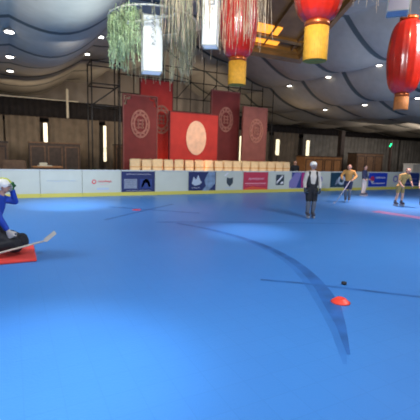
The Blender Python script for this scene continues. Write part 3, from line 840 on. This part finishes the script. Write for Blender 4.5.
# view direction runs towards +x+y: the hoop's left side in the photo is at angles around 150 degrees
planter('hanging hoop planter trailing bright green foliage on its left', (2.06, 6.12, 3.76), .68, 0,
        [('green_foliage', M['leaf'], 120, radians(110), radians(228), .25, .75, 26, .016, 1, .75),
         ('willow_strands', M['leaf2'], 110, radians(-75), radians(110), .45, .95, 14, .011, 2, .7),
         ('willow_fringe', M['leaf2'], 60, radians(0), radians(360), .15, .40, 14, .012, 3, .5)], bar=True)
planter('hanging hoop with long dry tan strands in front of the red lantern', (2.46, 4.75, 4.25), .68, 0,
        [('tan_strands', M['strand'], 130, radians(0), radians(360), .7, 1.2, 8, .009, 4, .55),
         ('willow_strands', M['leaf2'], 60, radians(100), radians(230), .7, 1.15, 14, .010, 5, .6)])
planter('hanging hoop with short dry tan strands at top right', (3.75, 3.55, 4.15), .45, 0,
        [('tan_strands', M['strand'], 110, radians(0), radians(360), .35, .62, 10, .010, 6, .4)])

# ------------------------------------------------------------------ small things on the floor
mt = MB().box((-.75, -.55, 0.003), (.0, .55, .035), bevel=.008).build('goalkeeper_mat', M['mat_red'], None, (.27, 6.80, 0)); tag(mt, 'flat red foam mat under the kneeling goalkeeper', 'mat')
b = MB(); b.lathe([(.11, 0.003), (.115, .006), (.10, .018), (.055, .055), (.04, .058), (.032, .05)], seg=32)
dc = b.build('disc_cone', M['orange'], None, (3.41, 3.13, 0)); tag(dc, 'flat orange red disc cone marker on the blue floor', 'disc cone')
pk = MB().lathe([(.02, 0.003), (.034, .006), (.036, .02), (.034, .036), (.02, .04)], seg=24).build('puck', M['puck'], None, (3.95, 3.59, 0)); tag(pk, 'small black puck on the thin dark floor line', 'puck')

# ------------------------------------------------------------------ people
def ico_pts(p, r, sub=2):
    bmx = bmesh.new(); bmesh.ops.create_icosphere(bmx, subdivisions=sub, radius=1)
    rr = r if isinstance(r, (tuple, list)) else (r, r, r)
    out = [Vector(p) + Vector((v.co.x * rr[0], v.co.y * rr[1], v.co.z * rr[2])) for v in bmx.verts]; bmx.free(); return out
def organic(name, hulls, m, parent=None, voxel=0.012, smooth=4):
    """one continuous surface grown around hulls of spheres"""
    bmx = bmesh.new()
    for hl in hulls:
        vs = []
        for p, r in hl: vs += [bmx.verts.new(q) for q in ico_pts(p, r)]
        res = bmesh.ops.convex_hull(bmx, input=vs)
        bad = list({g for g in res['geom_interior'] + res['geom_unused'] if isinstance(g, bmesh.types.BMVert)})
        bmesh.ops.delete(bmx, geom=bad, context='VERTS')
    me0 = bpy.data.meshes.new('tmp'); bmx.to_mesh(me0); bmx.free()
    ob = bpy.data.objects.new('tmp', me0); COL.objects.link(ob)
    md = ob.modifiers.new('r', 'REMESH'); md.mode = 'VOXEL'; md.voxel_size = voxel
    ms = ob.modifiers.new('s', 'SMOOTH'); ms.iterations = smooth; ms.factor = .5
    bpy.context.view_layer.update()
    dg = bpy.context.evaluated_depsgraph_get()
    me = bpy.data.meshes.new_from_object(ob.evaluated_get(dg)); me.name = name
    bpy.data.objects.remove(ob); bpy.data.meshes.remove(me0)
    for p in me.polygons: p.use_smooth = True
    me.materials.clear(); me.materials.append(m)
    o = bpy.data.objects.new(name, me); COL.objects.link(o)
    if parent is not None: o.parent = parent
    return o

def hand_hulls(w, d, n, side, s=1.0, curl=.6):
    """w wrist, d finger direction, n palm normal (the way fingers curl), side = towards the thumb"""
    w, d, n, side = Vector(w), Vector(d).normalized(), Vector(n).normalized(), Vector(side).normalized()
    hl = [[(w, .024 * s), (w + d * .05 * s + side * .022 * s, .017 * s), (w + d * .085 * s + side * .028 * s, .014 * s), (w + d * .085 * s - side * .028 * s, .013 * s), (w + d * .05 * s - side * .024 * s, .015 * s)]]
    for k, ln in enumerate((.072, .082, .076, .058)):
        b0 = w + d * .085 * s + side * (.030 - .019 * k) * s
        d1 = (d * cos(curl) + n * sin(curl)); d2 = (d * cos(curl * 2.2) + n * sin(curl * 2.2))
        p1 = b0 + d1 * ln * .5 * s; p2 = p1 + d2 * ln * .5 * s
        hl += [[(b0, .0095 * s), (p1, .0088 * s)], [(p1, .0088 * s), (p2, .0078 * s)]]
    t0 = w + d * .03 * s + side * .026 * s; t1 = t0 + (d * .6 + side * .6 + n * .3).normalized() * .04 * s; t2 = t1 + (d + n * .8).normalized() * .032 * s
    hl += [[(t0, .012 * s), (t1, .0105 * s)], [(t1, .0105 * s), (t2, .009 * s)]]
    return hl

BASE = dict(pelvis=(0, 0, .53), waist=(0, 0, .61), chest=(0, 0, .73), neck=(0, 0, .82), head=(0, .012, .925),
            shR=(.112, 0, .795), elR=(.145, -.01, .635), wrR=(.155, .05, .50), shL=(-.112, 0, .795), elL=(-.145, -.01, .635), wrL=(-.155, .05, .50),
            hipR=(.052, 0, .51), knR=(.058, .012, .29), anR=(.06, 0, .085), hipL=(-.052, 0, .51), knL=(-.058, .012, .29), anL=(-.06, 0, .085))
def person(label, loc, rz, H, pose, jersey, shorts=None, socks=None, helmet=None, gloves=None, face=True, bare_arms=False, skates=True,
           sleeve=1.0, short_len=1.0, stick=None, bib=None, hair=True, headdir=(0, 1, 0), voxel=.010, toe=(0, 1, 0), pads=None):
    J = dict(BASE); J.update(pose); J = {k: Vector(v) * H for k, v in J.items()}
    hd = Vector(headdir).normalized(); hc = J['head']; rh = .052 * H if H > 1.5 else .056 * H
    hz = rh * 1.32
    side = hd.cross(Vector((0, 0, 1))).normalized(); up = side.cross(hd).normalized()
    hl = [[(hc + up * rh * .25, (rh, rh * 1.08, rh)), (hc - up * rh * .55 + hd * rh * .25, rh * .62)],
          [(hc - up * rh * .75 + hd * rh * .35, rh * .42), (hc - up * rh * .2 + hd * rh * .3, rh * .7)],
          [(hc + hd * rh * 1.02 - up * rh * .02, rh * .13), (hc + hd * rh * 1.22 - up * rh * .28, rh * .17)],
          [(hc + side * rh * .98 - up * rh * .02, (rh * .12, rh * .2, rh * .28))], [(hc - side * rh * .98 - up * rh * .02, (rh * .12, rh * .2, rh * .28))],
          [(J['neck'], .033 * H), (hc - up * rh * .5 - hd * rh * .15, .030 * H)],
          [(J['neck'] - Vector((0, 0, .012)) * H, .035 * H), (J['shR'], .034 * H), (J['shL'], .034 * H), (J['chest'], (.088 * H, .058 * H, .06 * H))],
          [(J['chest'], (.088 * H, .058 * H, .06 * H)), (J['waist'], (.07 * H, .05 * H, .04 * H))],
          [(J['waist'], (.07 * H, .05 * H, .04 * H)), (J['hipR'], .052 * H), (J['hipL'], .052 * H), (J['pelvis'], (.08 * H, .058 * H, .04 * H))]]
    for s in 'RL':
        hl += [[(J['sh' + s], .033 * H), (J['el' + s], .023 * H)], [(J['el' + s], .024 * H), (J['wr' + s], .016 * H)],
               [(J['hip' + s], .054 * H), (J['kn' + s], .034 * H)], [(J['kn' + s], .034 * H), (J['kn' + s] * .6 + J['an' + s] * .4 , .033 * H), (J['an' + s], .021 * H)]]
        td = Vector(toe).normalized()
        hl += [[(J['an' + s] - Vector((0, 0, .02 * H)), .022 * H), (J['an' + s] + td * .075 * H - Vector((0, 0, .03 * H)), .018 * H)]]
        d = (J['wr' + s] - J['el' + s]).normalized(); sx = 1 if s == 'R' else -1
        n = Vector((-sx, 0, 0)); n = (n - d * n.dot(d)).normalized(); sd = d.cross(n) * (1 if s == 'R' else -1)
        if sd.y < 0: sd = -sd
        if not gloves: hl += hand_hulls(J['wr' + s], d, n, sd, H / 1.7, .9)
    root = organic('person', hl, M['skin'], None, voxel, 3)
    root.location = loc; root.rotation_euler = (0, 0, rz); tag(root, label, 'person')
    # face
    b = MB()
    for sx in (-1, 1):
        p = hc + hd * rh * .98 + side * sx * rh * .38 + up * rh * .12
        b.lathe([(.001, -rh * .1), (rh * .1, -rh * .05), (rh * .12, 0), (rh * .1, rh * .05), (.001, rh * .1)], p, 10)
    b.build('eyes', M['glass'], root)
    p = hc + hd * rh * .98 - up * rh * .62
    MB().tube(p - side * rh * .25, p + side * rh * .25, rh * .07, seg=6).build('mouth', M['lip'], root)
    if hair and not helmet:
        organic('hair', [[(hc + up * rh * .45 - hd * rh * .22, (rh * 1.02, rh * 1.05, rh * .92)), (hc - hd * rh * .55, rh * .72)]], M['hair'], root, voxel, 3)
    if helmet:
        hm, hm2 = helmet
        organic('helmet', [[(hc + up * rh * .50 - hd * rh * .12, (rh * 1.22, rh * 1.30, rh * 1.05)), (hc - hd * rh * .5 + up * .1 * rh, rh * .95)],
                           [(hc + up * rh * .62 + hd * rh * .8, (rh * .8, rh * .35, rh * .25))]], hm, root, voxel, 3)
        if hm2:
            b = MB()
            for k in range(12):
                a0 = radians(15 + 150 * k / 12); a1 = radians(15 + 150 * (k + 1) / 12)
                f0 = hc + up * rh * (.45 + 1.14 * sin(a0)) + hd * rh * (1.42 * cos(a0) - .12); f1 = hc + up * rh * (.45 + 1.14 * sin(a1)) + hd * rh * (1.42 * cos(a1) - .12)
                b.tube(f0, f1, rh * .16, seg=6)
            b.build('helmet_stripe', hm2, root)
        b = MB()
        for k in range(5):
            x = (-.6 + .3 * k) * rh; q = [hc + side * x + up * rh * z + hd * rh * (y - .25 * (x / rh) ** 2) for z, y in ((.5, 1.15), (0, 1.42), (-.55, 1.35), (-.95, .95))]
            for a, e in zip(q, q[1:]): b.tube(a, e, rh * .05, seg=5)
        for z, y in ((.2, 1.36), (-.3, 1.44), (-.8, 1.12)):
            q = [hc + side * (x * rh) + up * rh * z + hd * rh * (y - .4 * x * x) for x in (-.95, -.6, -.2, .2, .6, .95)]
            for a, e in zip(q, q[1:]): b.tube(a, e, rh * .05, seg=5)
        b.build('face_cage', M['mask'], root)
    # jersey
    e = .014 * H
    hl = [[(J['neck'] + Vector((0, 0, .0)) * H, .042 * H), (J['shR'], .042 * H), (J['shL'], .040 * H), (J['chest'], (.098 * H, .070 * H, .06 * H))],
          [(J['chest'], (.100 * H, .070 * H, .06 * H)), (J['waist'], (.086 * H, .066 * H, .04 * H)), (J['pelvis'] * .8 + J['waist'] * .2, (.088 * H, .070 * H, .03 * H))]]
    for s in 'RL':
        hl.append([(J['sh' + s], .042 * H), (J['sh' + s].lerp(J['el' + s], .95 if sleeve > .5 else .75), .034 * H)])
        if sleeve > .5: hl.append([(J['el' + s], .034 * H), (J['el' + s].lerp(J['wr' + s], .86), .026 * H)])
    organic('jersey', hl, jersey, root, voxel, 4)
    if bib:
        bx = Vector((0, 0, 0))
        hb = [[(J['waist'], (.094 * H, .073 * H, .045 * H)), (J['pelvis'] * .7 + J['waist'] * .3, (.095 * H, .076 * H, .03 * H))]]
        for s in 'RL':
            sh = J['sh' + s] * .62 + J['neck'] * .38
            hb.append([(J['waist'] + Vector(((.06 if s == 'R' else -.06) * H, .03 * H, 0)), .042 * H), (sh + Vector((0, .025 * H, .01 * H)), .026 * H)])
            hb.append([(J['waist'] + Vector(((.06 if s == 'R' else -.06) * H, -.03 * H, 0)), .042 * H), (sh + Vector((0, -.025 * H, .01 * H)), .026 * H)])
        organic('vest', hb, bib, root, voxel, 3)
    if shorts:
        hs = [[(J['pelvis'] + Vector((0, 0, .02)) * H, (.090 * H, .072 * H, .035 * H)), (J['hipR'], .064 * H), (J['hipL'], .064 * H)]]
        for s in 'RL':
            if short_len <= 1: hs.append([(J['hip' + s], .066 * H), (J['hip' + s].lerp(J['kn' + s], .85 * short_len), .050 * H)])
            else: hs += [[(J['hip' + s], .064 * H), (J['kn' + s], .046 * H)], [(J['kn' + s], .046 * H), (J['an' + s], .036 * H)]]
        organic('trousers' if short_len > 1 else 'shorts', hs, shorts, root, voxel, 3)
    if socks:
        for s in 'RL': organic('sock', [[(J['kn' + s] + Vector((0, .004, .01)) * H, .041 * H), (J['kn' + s].lerp(J['an' + s], .45), .042 * H)], [(J['kn' + s].lerp(J['an' + s], .45), .042 * H), (J['an' + s], .03 * H)]], socks, root, voxel, 3)
    if pads:
        for s in 'RL': organic('leg_pad', [[(J['kn' + s] + Vector((0, 0, .03 * H)), (.07 * H, .06 * H, .06 * H)), (J['an' + s], (.06 * H, .055 * H, .05 * H))], [(J['kn' + s], .07 * H), (J['hip' + s].lerp(J['kn' + s], .6), .065 * H)]], pads, root, voxel, 3)
    if gloves:
        for s in 'RL':
            gm = gloves[0] if s == 'R' else gloves[-1]
            d = (J['wr' + s] - J['el' + s]).normalized(); sx = 1 if s == 'R' else -1
            n = Vector((-sx, 0, 0)); n = (n - d * n.dot(d)).normalized(); sd = d.cross(n)
            if sd.y < 0: sd = -sd
            hg = [[(J['wr' + s] - d * .05, .034), (J['wr' + s], .032)]] + hand_hulls(J['wr' + s], d, n, sd, 1.35, .9)
            organic('glove', hg, gm, root, .008, 3)
    if skates:
        for s in 'RL':
            a = J['an' + s]; td = Vector(toe).normalized()
            z0 = a.z - .045 * H
            boot = organic('inline_skate', [[(a + Vector((0, 0, .035 * H)), .034 * H), (a - Vector((0, 0, .01 * H)) - td * .012 * H, .034 * H)], [(a - Vector((0, 0, .015 * H)), .032 * H), (a + td * .095 * H - Vector((0, 0, .024 * H)), .026 * H)]], M['skate'], root, voxel, 3)
            wr = .034
            sd = td.cross(Vector((0, 0, 1)))
            bz = a.z - .05 * H
            MB().box((a.x + td.x * .03 * H - .012 - abs(td.x) * .11, a.y + td.y * .03 * H - .012 - abs(td.y) * .11, .05), (a.x + td.x * .03 * H + .012 + abs(td.x) * .11, a.y + td.y * .03 * H + .012 + abs(td.y) * .11, bz + .01)).build('wheel_frame', M['wheel'], boot)
            for k in range(4):
                c = Vector((a.x, a.y, wr + .004)) + td * (.03 * H - .105 + .07 * k)
                MB().tube(c - sd * .012, c + sd * .012, wr, seg=14).build('wheel', M['wheel'], boot)
    return root, J

def hockey_stick(label, a, b, bl, m=M['stick'], bm_=None):
    """a: butt end, b: heel, bl: blade tip (world)"""
    a, b, bl = Vector(a), Vector(b), Vector(bl)
    t = thing('hockey_stick', label, 'hockey stick', b)
    MB().tube(a - b, (0, 0, 0), .015, seg=8).build('shaft', m, t)
    d = (bl - b); bb = MB(); L = d.length; q = d.to_track_quat('X', 'Z').to_matrix()
    bb.box((0, -.008, -.03), (L, .008, .035), rot=None); ob = bb.build('blade', bm_ or m, t); ob.rotation_euler = q.to_euler()
    return t

# skater in white and black, centre right
person('person in white helmet, white jersey and black vest standing on inline skates', (7.45, 8.19, 0), radians(155), 1.58,
       dict(shR=(.10, 0, .795), shL=(-.10, 0, .795), elR=(.135, 0, .65), wrR=(.14, .05, .54), elL=(-.135, 0, .65), wrL=(-.12, .08, .53), knR=(.05, .02, .29), anR=(.05, 0, .095), knL=(-.05, .02, .29), anL=(-.05, -.02, .095), head=(0, .012, .935)),
       M['white_cloth'], M['black_cloth'], M['grey_sock'], (M['helmet_w'], None), (M['charcoal'],), bib=M['black_cloth'], short_len=1.0)
# goalkeeper kneeling at left
person('person kneeling in blue jersey, black trousers and white cage helmet', (-.23, 6.80, .035), radians(-108), 1.62,
       dict(pelvis=(0, -.08, .27), waist=(0, -.06, .35), chest=(0, -.01, .47), neck=(0, .02, .56), head=(0, .06, .665),
            shR=(.115, .0, .535), elR=(.15, .06, .38), wrR=(.13, .12, .26), shL=(-.115, .0, .535), elL=(-.17, .10, .50), wrL=(-.10, .10, .635),
            hipR=(.06, -.08, .25), knR=(.10, .17, .10), anR=(.13, -.10, .07), hipL=(-.06, -.08, .25), knL=(-.10, .17, .10), anL=(-.13, -.10, .07)),
       M['blue_jersey'], M['black_cloth'], None, (M['helmet_w'], M['helmet_y']), (M['white_cloth'], M['green_pad']), skates=False, short_len=2, pads=M['black_cloth'], toe=(0, -1, -.1))
hockey_stick('pale hockey stick lying low in front of the kneeling goalkeeper', (-.45, 6.38, .10), (.41, 6.46, .27), (.57, 6.50, .39))
# skater in amber jersey
person('person in amber jersey and dark shorts skating before the teal board panel', (11.71, 10.83, 0), radians(130), 1.50,
       dict(elR=(.18, .06, .68), wrR=(.16, .16, .62), elL=(-.18, .05, .68), wrL=(-.12, .18, .60), knR=(.05, .06, .29), anR=(.045, -.02, .10), knL=(-.05, .06, .29), anL=(-.045, 0, .10), head=(0, .03, .91)),
       M['yellow_j'], M['navy_c'], M['grey_sock'], None, None, sleeve=1.0, short_len=.8)
hockey_stick('thin dark hockey stick held low by the amber jersey skater', (11.55, 10.6, .85), (10.55, 10.3, .07), (10.35, 10.2, .09), M['grey_print'])
# skater in white trousers
person('person in dark top and loose white trousers near the royal blue panel', (14.45, 12.45, 0), radians(200), 1.42,
       dict(elR=(.17, .02, .65), wrR=(.16, .1, .56), elL=(-.17, .02, .65), wrL=(-.16, .1, .56), anR=(.09, 0, .10), anL=(-.09, 0, .10), knR=(.08, .02, .3), knL=(-.08, .02, .3)),
       M['navy_c'], M['white_cloth'], None, None, None, short_len=2)
# skater in tan jersey leaning to the right, legs apart
person('person in tan jersey with bare legs apart leaning towards the right', (12.80, 9.32, 0), radians(165), 1.46,
       dict(pelvis=(.02, 0, .52), waist=(-.0, 0, .6), chest=(-.04, .03, .72), neck=(-.08, .05, .81), head=(-.11, .07, .90),
            shR=(.06, .03, .785), elR=(.12, .06, .64), wrR=(.10, .14, .54), shL=(-.17, .03, .775), elL=(-.21, .08, .64), wrL=(-.18, .17, .55),
            hipR=(.07, 0, .50), knR=(.10, .02, .29), anR=(.13, 0, .10), hipL=(-.03, 0, .50), knL=(-.05, .02, .29), anL=(-.05, 0, .10)),
       M['tan_j'], M['tan_j'], None, None, None, sleeve=0.3, short_len=.75)
# skater cut by the right edge
person('person with dark trousers and skates cut off by the right edge', (13.42, 8.72, 0), radians(120), 1.5,
       dict(knR=(.08, .05, .29), anR=(.1, -.03, .10)), M['white_cloth'], M['navy_c'], None, None, None, short_len=2)
# spectator behind the boards
person('person in dark clothes standing behind the magenta board panel', (12.95, 15.6, -.064), radians(170), 1.60, {}, M['black_cloth'], M['black_cloth'], None, None, None, skates=False, short_len=2)
